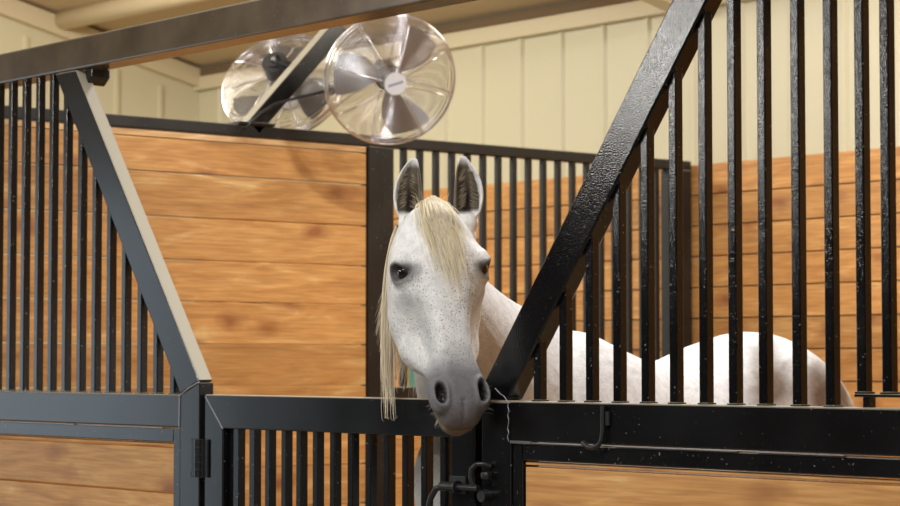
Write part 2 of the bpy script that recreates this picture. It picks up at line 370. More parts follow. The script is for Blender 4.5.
# latch: sliding bolt with a bent handle, loop on the post
b = bmesh.new(); bx(b, -4.652, -4.585, -.006, 0, EYE-.345, EYE-.298, .002); bo = link('latch_plate', b, M_STEEL, gt)
b = bmesh.new()
tube(b, [(-4.715, -.045, EYE-.52), (-4.700, -.045, EYE-.42), (-4.687, -.042, EYE-.36), (-4.672, -.036, EYE-.333), (-4.65, -.032, EYE-.326), (-4.62, -.03, EYE-.325), (-4.505, -.03, EYE-.325)], .0085, 12)
link('bolt_handle', b, M_STEEL, gt, True, .7)
b = bmesh.new(); cyl(b, (-4.655, -.03, EYE-.325), (-4.600, -.03, EYE-.325), .0125, 18); cyl(b, (-4.596, -.03, EYE-.325), (-4.588, -.03, EYE-.325), .017, 18)
bx(b, -4.652, -4.60, -.03, -.002, EYE-.332, EYE-.318, .002)
link('bolt_sleeve', b, M_STEEL, gt, True, .7)

# ---- right panel
rp = empty('stall_front_panel', (-3.6, 0, 0), 'right black steel stall front with steep brace, tall bars and boards below', 'stall front')
px0, px1 = -4.528, -4.414
b = bmesh.new(); prism(b, [(px0, 0), (px1, 0), (px1, ZR-.002), (px0, ZR-.002)], 0, .102, .004); link('post', b, M_PAINT, rp)
b = bmesh.new(); bx(b, px1+.001, -2.4, 0, FD, ZR-.104, ZR, .004); link('top_rail', b, M_PAINT, rp)
b = bmesh.new(); bx(b, -4.372, -2.4, .006, FD, ZR-.152, ZR-.108, .003); link('lower_strip', b, M_PAINT, rp)
b = bmesh.new(); bx(b, px1+.002, -4.374, .006, FD, 0, ZR-.106, .003); link('stile', b, M_PAINT, rp)
b = bmesh.new()
for x0, x1 in ((-4.36, -4.10), (-4.03, -3.62), (-3.56, -3.30)): bx(b, x0, x1, -.001, .006, ZR-.1075, ZR-.1052)
link('weld_bead', b, M_WELD, rp)
b = bmesh.new()
pts = [(-4.418 + random.uniform(-.005, .005), -.001, ZR-.004-.1*i/9) for i in range(10)]
tube(b, [(-4.47, -.002, ZR+.032), (-4.45, -.002, ZR+.018), (-4.435, -.002, ZR+.012), (-4.425, -.002, ZR+.002)] + pts, .0013, 6)
for i in range(9): cyl(b, (-4.41+.009*i, -.001, ZR-.106), (-4.404+.009*i, -.001, ZR-.1055), .004, 6)
link('weld_bead', b, M_WELD, rp)
# steep brace up to the (unseen) header
sl = (-3.708+4.418)/(.861+.086)              # x per z of the front right edge
ztop = EYE+1.35
def br(z): return -4.418 + sl*(z-(EYE-.086))
wB = .127
b = bmesh.new(); prism(b, [(br(ZR+.001), ZR+.001), (br(ztop), ztop), (br(ztop)-wB, ztop), (br(ZR+.001)-wB, ZR+.001)], 0, .054, .005)
link('brace', b, paint('black_enamel_brace', (.004, .004, .0045), .10, .40, bscale=250), rp)
for x in (-4.324, -4.227, -4.130, -4.032, -3.934, -3.838, -3.740, -3.646, -3.552, -3.450, -3.353):
    z1 = min(EYE-.086 + (x+.02+4.418)/sl + .035, ztop+.2)
    b_ = barspan(x, z1, rp)
    if z1 < ztop:
        w_ = bmesh.new(); bx(w_, x+.006, x+.018, .006, .013, z1-.045, z1-.012, .002); link('weld_bead', w_, M_PAINT, rp)
zp = ZR+.030
for x in (-3.263, -3.192, -3.10, -3.0, -2.9, -2.8, -2.7, -2.6): barspan(x, ztop+.2, rp, z0=zp)
b = bmesh.new(); bx(b, -3.275, -2.4, .006, .046, zp-.007, zp, .001); link('bar_plate', b, M_PAINT, rp)
b = bmesh.new(); bx(b, -3.256, -3.238, .012, .036, ZR-.001, zp-.006, .002); link('spacer', b, M_PAINT, rp)
sz = [ZR-.153, ZR-.166]
while sz[-1] > .17: sz.append(sz[-1]-.15)
sz.append(0.0)
b = bmesh.new(); boards(b, sz, -4.370, -2.4, .014, .050, 'x'); link('board_panel', b, M_WOODX, rp)
# hook on the rail
b = bmesh.new()
tube(b, [(-4.058, -.010, EYE-.104), (-4.058, -.010, EYE-.165), (-4.060, -.012, EYE-.188), (-4.070, -.015, EYE-.203), (-4.088, -.018, EYE-.208), (-4.105, -.018, EYE-.206), (-4.122, -.018, EYE-.196)], .0062, 10)
hk = link('rod_hook', b, M_STEEL, rp, True, .7)
b = bmesh.new(); cyl(b, (-4.046, -.004, EYE-.152), (-4.046, -.004, EYE-.118), .007, 10); link('weld_bead', b, M_STEEL, hk)
# staple loop on the post
b = bmesh.new()
tube(b, [(-4.522, -.03, EYE-.325), (-4.530, -.035, EYE-.30), (-4.527, -.035, EYE-.275), (-4.512, -.03, EYE-.262), (-4.497, -.018, EYE-.262), (-4.487, -.002, EYE-.268)], .0065, 10)
bx(b, -4.508, -4.480, -.020, 0, EYE-.302, EYE-.283, .003)
cyl(b, (-4.50, -.026, EYE-.345), (-4.50, 0, EYE-.345), .016, 14)
link('latch_keeper', b, M_STEEL, rp, True, .7)

# ------------------------------------------------------------------ fans
def torus_bm(bm, R, r, z, M, seg=56, ts=5):
    rings = []
    for i in range(seg):
        a = 2*PI*i/seg
        rings.append([bm.verts.new(M @ Vector(((R+r*math.cos(2*PI*k/ts))*math.cos(a), (R+r*math.cos(2*PI*k/ts))*math.sin(a), z+r*math.sin(2*PI*k/ts)))) for k in range(ts)])
    for i in range(seg):
        for k in range(ts): bm.faces.new((rings[i][k], rings[(i+1) % seg][k], rings[(i+1) % seg][(k+1) % ts], rings[i][(k+1) % ts]))
def fan(loc, axis, roll, label, R=.270):
    """axis = blowing direction (local +Z)"""
    root = empty('circulation_fan', loc, label, 'fan', 'chrome cage fans on the partition')
    q = Vector(axis).normalized().to_track_quat('Z', 'Y') @ Quaternion((0, 0, 1), roll)
    M = Matrix.Translation(Vector(loc)) @ q.to_matrix().to_4x4() @ Matrix.Scale(R/.236, 4); R = .236
    H = .085
    prof = lambda r: H*(1-(r/R)**5)**.5 if r < R else 0
    for side, nm in ((1, 'front_guard'), (-1, 'rear_guard')):
        b = bmesh.new()
        n = 25
        for i in range(n):
            r = .045 + (R-.05)*i/(n-1)
            torus_bm(b, r, .0011, side*prof(r), M)
        torus_bm(b, R, .0038, side*.004, M, 72, 8)
        torus_bm(b, R*.98, .0025, side*prof(R*.98), M, 72, 6)
        for k in range(8):
            a = 2*PI*(k+.3)/8
            tube(b, [M @ Vector((r*math.cos(a), r*math.sin(a), side*(prof(r)+.002))) for r in [.04+(R-.04)*j/9 for j in range(10)]], .0026, 6)
        g = link(nm, b, M_CHROME, root, True)
    # blades
    for k in range(3):
        b = bmesh.new(); a0 = 2*PI*k/3 + .4
        N, K = 8, 6; grid = []
        for i in range(N+1):
            r = .04 + (.205-.04)*i/N; wdt = .42 + .30*math.sin(PI*min(1, i/N*.8+.1))
            row = []
            for j in range(K+1):
                t = j/K-.5; a = a0 + t*wdt*1.35 + .25*i/N
                row.append(M @ Vector((r*math.cos(a), r*math.sin(a), .035*t*2*(.6+.4*(1-i/N)) + .01*math.cos(t*PI))))
            grid.append(row)
        vf = [[b.verts.new(p) for p in row] for row in grid]
        nz = (M.to_3x3() @ Vector((0, 0, 1)))*.002
        vb = [[b.verts.new(p-nz) for p in row] for row in grid]
        for i in range(N):
            for j in range(K):
                b.faces.new((vf[i][j], vf[i+1][j], vf[i+1][j+1], vf[i][j+1])); b.faces.new((vb[i][j+1], vb[i+1][j+1], vb[i+1][j], vb[i][j]))
        for i in range(N):
            b.faces.new((vf[i][0], vb[i][0], vb[i+1][0], vf[i+1][0])); b.faces.new((vf[i][K], vf[i+1][K], vb[i+1][K], vb[i][K]))
        for j in range(K): b.faces.new((vf[0][j], vf[0][j+1], vb[0][j+1], vb[0][j])); b.faces.new((vf[N][j+1], vf[N][j], vb[N][j], vb[N][j+1]))
        link('blade', b, M_ALU, root, True, .8)
    T = lambda x, y, z: M @ Vector((x, y, z))
    b = bmesh.new(); cyl(b, T(0, 0, -.02), T(0, 0, .03), .045, 28); link('blade_hub', b, M_ALU, root, True, .6)
    b = bmesh.new(); cyl(b, T(0, 0, -.135), T(0, 0, -.025), .055, 28); cyl(b, T(0, 0, -.145), T(0, 0, -.135), .035, 24); link('motor', b, M_MOTOR, root, True, .6)
    b = bmesh.new(); cyl(b, T(0, 0, .080), T(0, 0, .096), .045, 32); bd = link('badge', b, M_BADGE, root, True, .6)
    b = bmesh.new()
    for i in range(7): 
        p0 = T(-.024+.008*i, -.004, .0965); bx_pts = [T(-.026+.008*i, -.005, .0962), T(-.021+.008*i, -.005, .0962), T(-.021+.008*i, .005, .0962), T(-.026+.008*i, .005, .0962)]
        b.faces.new([b.verts.new(p) for p in bx_pts])
    link('badge_mark', b, M_PRINT, bd)
    return root, M
CP = Vector((0, -CD, EYE))
def at(px, py, t): return CP + (fw + rt*((px-450)/FPX) - up*((py-253)/FPX))*t
fa = at(390, 79, 9.22); tocam = (CP-fa).normalized()
axA = (tocam + rt*.22 - Vector((0, 0, .20))).normalized()
fan_a, MA = fan(fa, axA, .35, 'front fan of the two, whole round chrome cage with silver badge facing the camera')
fb = at(284, 86, 9.72); axB = (-tocam*.55 - rt*.45 + Vector((0, 0, .75))).normalized()
axB = ((CP-fb).normalized()*.75 - rt*.25 + Vector((0, 0, .62))).normalized()
fan_b, MB_ = fan(fb, -axB, .9, 'rear fan of the two, tilted cage partly hidden by the slanting black arm')
# slanting arm
a0 = Vector((XP-.03, 1.42, EYE+.962)); a1 = Vector((XP-.03, 1.875, EYE+1.43))
arm = empty('fan_mounting_arm', a0, 'slanting black square tube arm on the partition top, holding both fans', 'bracket')
d = (a1-a0).normalized(); nrm = Vector((1, 0, 0)); e = d.cross(nrm)
b = bmesh.new(); bb = bmesh.new(); L = (a1-a0).length
bx(bb, -.030, .030, -.038, .038, 0, L, .004)
Ma = Matrix(((nrm.x, e.x, d.x, a0.x), (nrm.y, e.y, d.y, a0.y), (nrm.z, e.z, d.z, a0.z), (0, 0, 0, 1)))
xform(bb, Ma); merge(b, bb); bmesh.ops.recalc_face_normals(b, faces=b.faces); link('tube', b, M_PAINT, arm)
b = bmesh.new(); bx(b, XP-.075, XP+.015, 1.34, 1.52, EYE+.9725, EYE+.984, .002); link('foot_plate', b, M_PBACK, arm)
AP = lambda px, py, t=9.28: at(px, py, t)
b = bmesh.new(); cyl(b, AP(337, 88), AP(362, 67), .026, 20); link('motor_bracket', b, M_CHROME, arm, True, .6)
bA = MA @ Vector((0, 0, -.15))
b = bmesh.new(); tube(b, [AP(340, 72), AP(352, 66), bA], .014, 12); link('motor_bracket', b, M_HINGE, arm, True)
b = bmesh.new(); tube(b, [AP(330, 92, 9.36), AP(338, 88, 9.30), AP(345, 84, 9.28)], .018, 12); link('motor_bracket', b, M_HINGE, arm, True)
bB = MB_ @ Vector((0, 0, -.15))
b = bmesh.new(); tube(b, [a0+d*L*.50, AP(290, 66, 9.55), bB], .018, 12); link('motor_bracket', b, M_HINGE, arm, True)
b = bmesh.new(); tube(b, [AP(336, 88), AP(318, 93), AP(300, 97), AP(275, 104), AP(262, 112, 9.25), AP(252, 121, 9.22), AP(246, 129, 9.2)], .006, 8); link('power_cord', b, M_HINGE, arm, True)
b = bmesh.new(); tube(b, [AP(276, 56, 9.5), AP(280, 64, 9.5), AP(290, 67, 9.5), AP(299, 66, 9.5), AP(301, 57, 9.5)], .014, 10); link('yoke', b, M_HINGE, arm, True)

# ------------------------------------------------------------------ horse
horse = empty('horse', (-4.9, 1.0, 0), 'white grey horse with cream mane looking over the middle gate at the camera', 'horse', None)
def ring_loft(target, rings, caps=True):
    bm = bmesh.new()
    vr = [[bm.verts.new(p) for p in r] for r in rings]
    n = len(vr[0])
    for i in range(len(vr)-1):
        for k in range(n): bm.faces.new((vr[i][k], vr[i][(k+1) % n], vr[i+1][(k+1) % n], vr[i+1][k]))
    if caps:
        for r, fl in ((vr[0], True), (vr[-1], False)):
            c = bm.verts.new(sum((v.co for v in r), Vector())/n)
            for k in range(n):
                f = (r[(k+1) % n], r[k], c) if fl else (r[k], r[(k+1) % n], c)
                bm.faces.new(f)
    bmesh.ops.recalc_face_normals(bm, faces=bm.faces); merge(target, bm)
def crom(P, t):
    """catmull-rom through a list of tuples, t in 0..len-1"""
    n = len(P); i = min(int(t), n-2); u = t-i
    p0, p1, p2, p3 = (np.array(P[max(i-1, 0)], float), np.array(P[i], float), np.array(P[i+1], float), np.array(P[min(i+2, n-1)], float))
    return .5*((2*p1) + (-p0+p2)*u + (2*p0-5*p1+4*p2-p3)*u*u + (-p0+3*p1-3*p2+p3)*u**3)
# head frame
POLL = at(438, 203, 6.02)
hz = Vector((.773, -.634, 0)).normalized()
hz = Matrix.Rotation(math.radians(13), 3, 'Z') @ hz
side = Vector((0, 0, 1)).cross(hz).normalized()       # to image right = the horse's left
tilt = math.radians(21)
AX = (Vector((0, 0, -1))*math.cos(tilt) + hz*math.sin(tilt)).normalized()
FN = (hz*math.cos(tilt) + Vector((0, 0, 1))*math.sin(tilt)).normalized()
rq = Matrix.Rotation(math.radians(3.0), 3, FN)
AX = rq @ AX; SD = rq @ side
HA = .86
def CS(a): return .965 - .115*min(1, max(0, (a-.30)/.2))
def HP(a, b_, c): return POLL + AX*(a*HA) + FN*b_ + SD*(c*CS(a))
# half contours: (c, b) from the front centre line round to the throat
HR = [
 (-.035, [(0,-.075),(.022,-.078),(.038,-.09),(.045,-.11),(.045,-.13),(.04,-.15),(.025,-.165),(0,-.17)]),
 (.000, [(0,-.040),(.035,-.044),(.062,-.062),(.074,-.095),(.078,-.13),(.072,-.17),(.045,-.205),(0,-.22)]),
 (.045, [(0,-.018),(.042,-.022),(.078,-.045),(.098,-.085),(.102,-.13),(.095,-.185),(.06,-.235),(0,-.255)]),
 (.090, [(0,-.004),(.048,-.010),(.092,-.036),(.116,-.078),(.118,-.125),(.108,-.20),(.068,-.265),(0,-.28)]),
 (.135, [(0,.004),(.055,-.002),(.104,-.026),(.130,-.064),(.129,-.115),(.116,-.205),(.076,-.285),(0,-.295)]),
 (.175, [(0,.008),(.058,.002),(.106,-.018),(.137,-.050),(.134,-.100),(.122,-.205),(.085,-.298),(0,-.300)]),
 (.215, [(0,.006),(.056,.000),(.100,-.024),(.131,-.058),(.131,-.105),(.124,-.205),(.090,-.305),(0,-.298)]),
 (.260, [(0,.001),(.050,-.005),(.088,-.030),(.115,-.066),(.126,-.110),(.125,-.200),(.092,-.305),(0,-.290)]),
 (.310, [(0,-.006),(.042,-.010),(.068,-.028),(.086,-.066),(.106,-.118),(.126,-.190),(.096,-.292),(0,-.270)]),
 (.360, [(0,-.013),(.039,-.016),(.060,-.033),(.071,-.068),(.090,-.125),(.118,-.185),(.094,-.270),(0,-.245)]),
 (.410, [(0,-.020),(.037,-.023),(.056,-.040),(.065,-.074),(.080,-.125),(.118,-.178),(.094,-.245),(0,-.210)]),
 (.460, [(0,-.025),(.038,-.028),(.057,-.045),(.066,-.077),(.070,-.110),(.098,-.160),(.078,-.212),(0,-.180)]),
 (.510, [(0,-.026),(.041,-.030),(.065,-.047),(.076,-.076),(.078,-.102),(.078,-.135),(.048,-.165),(0,-.168)]),
 (.555, [(0,-.024),(.043,-.027),(.073,-.045),(.087,-.074),(.085,-.098),(.069,-.122),(.043,-.156),(0,-.164)]),
 (.600, [(0,-.023),(.045,-.025),(.080,-.044),(.094,-.072),(.089,-.096),(.070,-.118),(.045,-.152),(0,-.162)]),
 (.640, [(0,-.028),(.042,-.030),(.073,-.048),(.086,-.073),(.080,-.095),(.066,-.116),(.047,-.148),(0,-.160)]),
 (.668, [(0,-.040),(.034,-.043),(.057,-.058),(.066,-.078),(.064,-.096),(.058,-.114),(.046,-.142),(0,-.156)]),
 (.690, [(0,-.060),(.026,-.062),(.044,-.072),(.052,-.086),(.052,-.098),(.048,-.112),(.038,-.134),(0,-.146)]),
 (.702, [(0,-.082),(.014,-.083),(.024,-.087),(.030,-.094),(.031,-.101),(.028,-.110),(.020,-.122),(0,-.130)]),
]
def head_ring(a, half, n=44):
    full = [(c, b_) for c, b_ in half] + [(-c, b_) for c, b_ in half[-2:0:-1]]
    m = len(full); out = []
    for k in range(n):
        t = m*k/n; i = int(t); u = t-i
        P = [np.array(full[(i+j) % m], float) for j in (-1, 0, 1, 2)]
        p = .5*((2*P[1]) + (-P[0]+P[2])*u + (2*P[0]-5*P[1]+4*P[2]-P[3])*u*u + (-P[0]+3*P[1]-3*P[2]+P[3])*u**3)
        out.append(HP(a, p[1], p[0]))
    return out
body = bmesh.new()
rings = []
NH = len(HR)
for s in range((NH-1)*3+1):
    t = s/3; a = crom([(r[0],) for r in HR], t)[0]
    half = [tuple(crom([r[1][j] for r in HR], t)) for j in range(8)]
    rings.append(head_ring(a, half))
ring_loft(body, rings)
# brow ridges, jaw bulges, chin
def blob(bm, c, r, M=None):
    t = bmesh.new(); bmesh.ops.create_icosphere(t, subdivisions=3, radius=1)
    B = Matrix((( SD.x, FN.x, AX.x, 0), (SD.y, FN.y, AX.y, 0), (SD.z, FN.z, AX.z, 0), (0, 0, 0, 1))) if M is None else M
    xform(t, Matrix.Translation(c) @ B @ Matrix.Diagonal((*r, 1))); bmesh.ops.recalc_face_normals(t, faces=t.faces); merge(bm, t)
for s in (-1, 1):
    blob(body, HP(.176, -.036, s*.106), (.026, .022, .036))
    blob(body, HP(.262, -.205, s*.088), (.036, .085, .085))
    blob(body, HP(.612, -.058, s*.060), (.030, .030, .046))
blob(body, HP(.655, -.138, 0), (.044, .030, .042))
# ears
def ear(base, tip, hw, face, bend):
    """cupped ear from base to tip; face = direction the opening faces"""
    N, K = 16, 14; ax = (tip-base); Ln = ax.length; ax.normalize()
    f = (face - ax*face.dot(ax)).normalized(); sd_ = ax.cross(f)
    VV = [0, .10, .25, .42, .60, .78, .90, 1.0]; W = [.74, .90, 1.0, .99, .86, .60, .36, .12]
    vf, vb = [], []
    bm = bmesh.new()
    for i in range(N+1):
        v = i/N; wv = np.interp(v, VV, W)*hw
        c = base + ax*(Ln*v) + sd_*(bend*math.sin(v*PI*.9)) - sd_*bend*.2*v
        rf, rb = [], []
        for j in range(K+1):
            u = 2*j/K-1; ang = u*1.75
            lat = math.sin(ang)/math.sin(1.57) if abs(ang) < 1.57 else (1 if ang > 0 else -1)*(1-.5*(abs(ang)-1.57))
            dep = -math.cos(ang)*.75
            th = .0085*(1-.3*v)
            pf = c + sd_*(lat*wv) + f*(dep*wv*1.0)
            pb = c + sd_*(lat*(wv+th)) + f*((dep*(wv+th*1.3)*1.0))
            rf.append(bm.verts.new(pf)); rb.append(bm.verts.new(pb))
        vf.append(rf); vb.append(rb)
    for i in range(N):
        for j in range(K):
            bm.faces.new((vf[i][j], vf[i][j+1], vf[i+1][j+1], vf[i+1][j])); bm.faces.new((vb[i][j+1], vb[i][j], vb[i+1][j], vb[i+1][j+1]))
        bm.faces.new((vf[i][0], vf[i+1][0], vb[i+1][0], vb[i][0])); bm.faces.new((vf[i+1][K], vf[i][K], vb[i][K], vb[i+1][K]))
    for j in range(K):
        bm.faces.new((vf[0][j+1], vf[0][j], vb[0][j], vb[0][j+1])); bm.faces.new((vf[N][j], vf[N][j+1], vb[N][j+1], vb[N][j]))
    bmesh.ops.recalc_face_normals(bm, faces=bm.faces)
    return bm
TE = 6.20
earL = (at(409, 217, TE), at(414.5, 158, TE)); earR = (at(467.5, 216, TE-.0), at(461.5, 156, TE-.0))
def shear(v): return v
tc_ = (CP-POLL).normalized()
eb = ear(earL[0], earL[1], .034, tc_ - rt*.18, -.012); merge(body, eb)
eb = ear(earR[0], earR[1], .034, tc_ + rt*.05, .012); merge(body, eb)
for e_, s_ in ((earL[0], -1), (earR[0], 1)):
    blob(body, e_ - Vector((0, 0, .018)) - tc_*.012, (.031, .030, .030)); blob(body, e_ - Vector((0, 0, .052)) - tc_*.016 - rt*(s_*.006), (.030, .036, .045))
# neck: crest point, throat point, half width
NK = [((-4.815, .085, EYE+.425), (-4.79, .045, EYE+.175), .088),
      ((-4.850, .150, EYE+.365), (-4.83, .060, EYE+.110), .108),
      ((-4.872, .235, EYE+.285), (-4.86, .080, EYE+.030), .122),
      ((-4.890, .400, EYE+.190), (-4.89, .120, EYE-.110), .145),
      ((-4.900, .560, EYE+.135), (-4.90, .180, EYE-.280), .180),
      ((-4.900, .760, EYE+.060), (-4.90, .330, EYE-.480), .215)]
rings = []
for s in range(5*4+1):
    t = s/4
    cr = Vector(crom([k[0] for k in NK], t)); th = Vector(crom([k[1] for k in NK], t)); hw = crom([(k[2],) for k in NK], t)[0]
    c = (cr+th)/2; dv = (cr-th)/2; nx = Vector((1, 0, 0)); nx = (nx - dv*nx.dot(dv)/dv.dot(dv)).normalized()
    r = []
    for k in range(40):
        a = 2*PI*k/40; u = math.sin(a); sgn = 1 if u > 0 else -1
        wd = hw*(1 - .38*max(u, 0)**1.3)
        r.append(c + dv*(sgn*abs(u)**.9) + nx*(math.cos(a)*wd))
    rings.append(r)
ring_loft(body, rings)
# trunk: (Y, top z, bottom z, half width)
BD = [(.150,-.20,-.46,.10),(.20,-.13,-.56,.135),(.32,-.04,-.66,.205),(.50,.05,-.71,.262),(.66,.098,-.73,.270),(.80,.055,-.735,.288),(.95,.008,-.745,.305),
      (1.10,.018,-.745,.318),(1.26,.066,-.73,.322),(1.42,.100,-.70,.312),(1.54,.082,-.66,.290),(1.66,.035,-.62,.250),(1.75,-.02,-.58,.200),(1.82,-.10,-.52,.140),(1.85,-.18,-.45,.075)]
rings = []
for s in range((len(BD)-1)*3+1):
    y, zt, zb, hw = crom(BD, s/3)
    zt += EYE; zb += EYE
    back = min(1, max(0, (y-1.0)/.5)); wz = .40 - .02*back
    r = []
    for k in range(48):
        a = 2*PI*k/48; u = math.sin(a); c_ = math.cos(a)
        zc = zb + (zt-zb)*(.50)
        pw = 1.0 if u > 0 else .9
        wd = hw*abs(c_)**(.80)*(1 if c_ > 0 else -1)
        # narrow towards the spine
        wd *= (1 - (.20 if y < 1.15 else .06)*max(u, 0)**1.5)
        r.append(Vector((-4.90 + wd, y, zc + (zt-zb)*.5*u)))
    rings.append(r)
ring_loft(body, rings)
# haunch and shoulder muscle, legs
I4 = Matrix.Identity(4)
for s in (-1, 1):
    blob(body, Vector((-4.90+s*.165, 1.44, EYE-.31)), (.150, .30, .36), I4)
    blob(body, Vector((-4.90+s*.145, .45, EYE-.42)), (.100, .20, .34), I4)
    blob(body, Vector((-4.90+s*.10, 1.66, EYE-.25)), (.085, .12, .14), I4)
    def leg(path, bm=body):
        rr = []
        for q in range((len(path)-1)*4+1):
            x, y, z, rx, ry = crom(path, q/4)
            rr.append([Vector((x+rx*math.cos(2*PI*k/20), y+ry*math.sin(2*PI*k/20), z)) for k in range(20)])
        ring_loft(bm, rr[::-1])
    xf = -4.90+s*.118
    yf = .36 if s > 0 else .29
    leg([(xf, .42, 1.18, .085, .15), (xf, yf+.03, .98, .072, .105), (xf, yf, .80, .056, .070), (xf, yf, .62, .046, .050), (xf, yf-.01, .53, .052, .054), (xf, yf, .46, .040, .044), (xf, yf, .32, .030, .036), (xf, yf, .22, .036, .044), (xf, yf-.02, .15, .032, .036), (xf, yf-.045, .085, .048, .056), (xf, yf-.06, .015, .060, .074)])
    xh = -4.90+s*.150
    leg([(xh, 1.50, 1.25, .12, .24), (xh, 1.46, 1.02, .10, .19), (xh, 1.50, .86, .075, .12), (xh, 1.62, .70, .050, .075), (xh, 1.70, .58, .044, .066), (xh, 1.69, .50, .042, .056), (xh, 1.66, .34, .033, .040), (xh, 1.65, .23, .040, .048), (xh, 1.62, .15, .034, .040), (xh, 1.59, .085, .050, .060), (xh, 1.57, .015, .062, .076)])
# remesh everything into one continuous skin
tmp = bpy.data.meshes.new('tmp'); bmesh.ops.recalc_face_normals(body, faces=body.faces) if False else None
body.to_mesh(tmp); body.free()
to = bpy.data.objects.new('tmp', tmp); COL.objects.link(to)
md = to.modifiers.new('r', 'REMESH'); md.mode = 'VOXEL'; md.voxel_size = .0048; md.use_smooth_shade = True
ms_ = to.modifiers.new('s', 'SMOOTH'); ms_.factor = .5; ms_.iterations = 5
dg = bpy.context.evaluated_depsgraph_get(); hm = bpy.data.meshes.new_from_object(to.evaluated_get(dg))
bpy.data.objects.remove(to)
nv = len(hm.vertices); co = np.empty(nv*3); hm.vertices.foreach_get('co', co); co = co.reshape(-1, 3)
P0 = np.array(POLL); A_, B_, C_ = np.array(AX), np.array(FN), np.array(SD)
def hl(co):
    d = co-P0; a = d@A_/HA
    return a, d@B_, d@C_/(.965 - .115*np.clip((a-.30)/.2, 0, 1))
ha, hb_, hc = hl(co)
inhead = (ha > -.12) & (ha < .80) & (np.abs(hc) < .2) & (hb_ > -.33) & (hb_ < .15)
def bump(v, s): return np.exp(-(v/s)**2)
sm = lambda x, a, b_: np.clip((x-a)/(b_-a), 0, 1)**2*(3-2*np.clip((x-a)/(b_-a), 0, 1))
dis = np.zeros((nv, 3)); nostril = np.zeros(nv); eyem = np.zeros(nv); mouth = np.zeros(nv)
EYES = []
for s in (-1, 1):
    # nostril: slanted comma, inner end low
    a0_, c0_, b0_ = .605, s*.066, -.040
    da, dc = ha-a0_, (hc-c0_)*s
    ang = math.radians(20); u = da*math.cos(ang) + (-dc)*math.sin(ang)*1.0; v = dc*math.cos(ang) + da*math.sin(ang)
    v2 = v - .006*np.sin(u/.03*1.5)
    q = np.sqrt((u/.033)**2 + (v2/.0165)**2)
    front = inhead & (hb_ > -.105) & (hc*s > .015)
    core = np.where(front, 1-sm(q, .55, 1.15), 0); rim = np.where(front, bump(q-1.35, .32), 0)
    dirn = -(B_*.95 + C_*s*.15)
    dis += core[:, None]*dirn*.030 + rim[:, None]*(-dirn)*.0065
    nostril = np.maximum(nostril, np.where(front | (inhead & (hb_ > -.15) & (dc < .012) & (hc*s > .03)), 1-sm(q, .80, 1.12), 0))
    # eye
    e = np.array(HP(.205, -.050, s*.119)); ed = np.linalg.norm(co-e, axis=1)
    u = ha-.203; v = hb_+.050
    uu = u*.9 - v*.25; vv = v*.9 + u*.25
    q = np.sqrt((uu/.021)**2 + (vv/.026)**2); sidem = inhead & (hc*s > .07)
    dis += np.where(sidem, 1-sm(q, .6, 1.1), 0)[:, None]*(-C_*s)*.014
    dis += np.where(sidem, bump(q-1.35, .30), 0)[:, None]*(C_*s*.7+B_*.4)*.0065
    dis += np.where(sidem, bump(q-2.3, .45)*(u > 0), 0)[:, None]*(-C_*s)*.003
    eyem = np.maximum(eyem, np.where(sidem, 1-sm(q, 1.0, 2.0), 0))
    # temple hollow, long hollow beside the nasal bone
    t = inhead & (hc*s > .02)
    dis += np.where(t, bump(ha-.105, .028)*bump(hc*s-.098, .03)*(hb_ > -.12), 0)[:, None]*(-B_)*.010
    dis += np.where(t, bump(ha-.40, .10)*bump(hc*s-.066, .014)*(hb_ > -.12), 0)[:, None]*(-B_-C_*s)*.0045
# mouth groove
mq = (hb_ + .098 + .10*np.clip(np.abs(hc)-.02, 0, 1)) ; mz = inhead & (ha > .57) & (hb_ < -.03)
g = np.where(mz, bump(mq, .0085)*sm(ha, .575, .62), 0); mouth = g
NRM = np.empty(nv*3, dtype=np.float32); hm.vertex_normals.foreach_get('vector', NRM); NRM = NRM.reshape(-1, 3)
dis += g[:, None]*(-(np.outer(hc/.06, C_) + A_*.8))*.012
# centre groove of the forehead / philtrum
dis += np.where(inhead & (ha > .63) & (hb_ > -.09), bump(hc, .006), 0)[:, None]*(-B_)*.003
co2 = co + dis
hm.vertices.foreach_set('co', co2.ravel())
# coat colours
def mixc(c, m, col): return c*(1-m[:, None]) + np.array(col)*m[:, None]
colr = np.tile(np.array([.765, .77, .765]), (nv, 1))
nz = np.array([mnoise.noise(Vector(p)*9) for p in co]); 
colr = mixc(colr, np.where(inhead, sm(ha, .40, .56)*.30*(hb_ > -.2), 0), (.34, .345, .37))
colr = mixc(colr, np.where(inhead, sm(ha + .03*nz, .43, .56), 0), (.165, .165, .178))
colr = mixc(colr, np.where(inhead, sm(ha, .63, .69)*sm(-hb_, .065, .10)*.7, 0), (.30, .21, .135))
for s in (-1, 1):   # bluish grey face shading below the eyes, painted into the coat
    colr = mixc(colr, np.where(inhead & (hc*s > 0), bump(ha-.285, .065)*bump(hb_+.070, .030)*.42, 0), (.25, .27, .32))
    colr = mixc(colr, np.where(inhead & (hc*s > 0), bump(ha-.42, .08)*bump(hb_+.075, .02)*.4, 0), (.28, .29, .33))
colr = mixc(colr, eyem*.95, (.045, .042, .044))
colr = mixc(colr, nostril*.95, (.012, .010, .010))
colr = mixc(colr, mouth*.7, (.10, .07, .055))
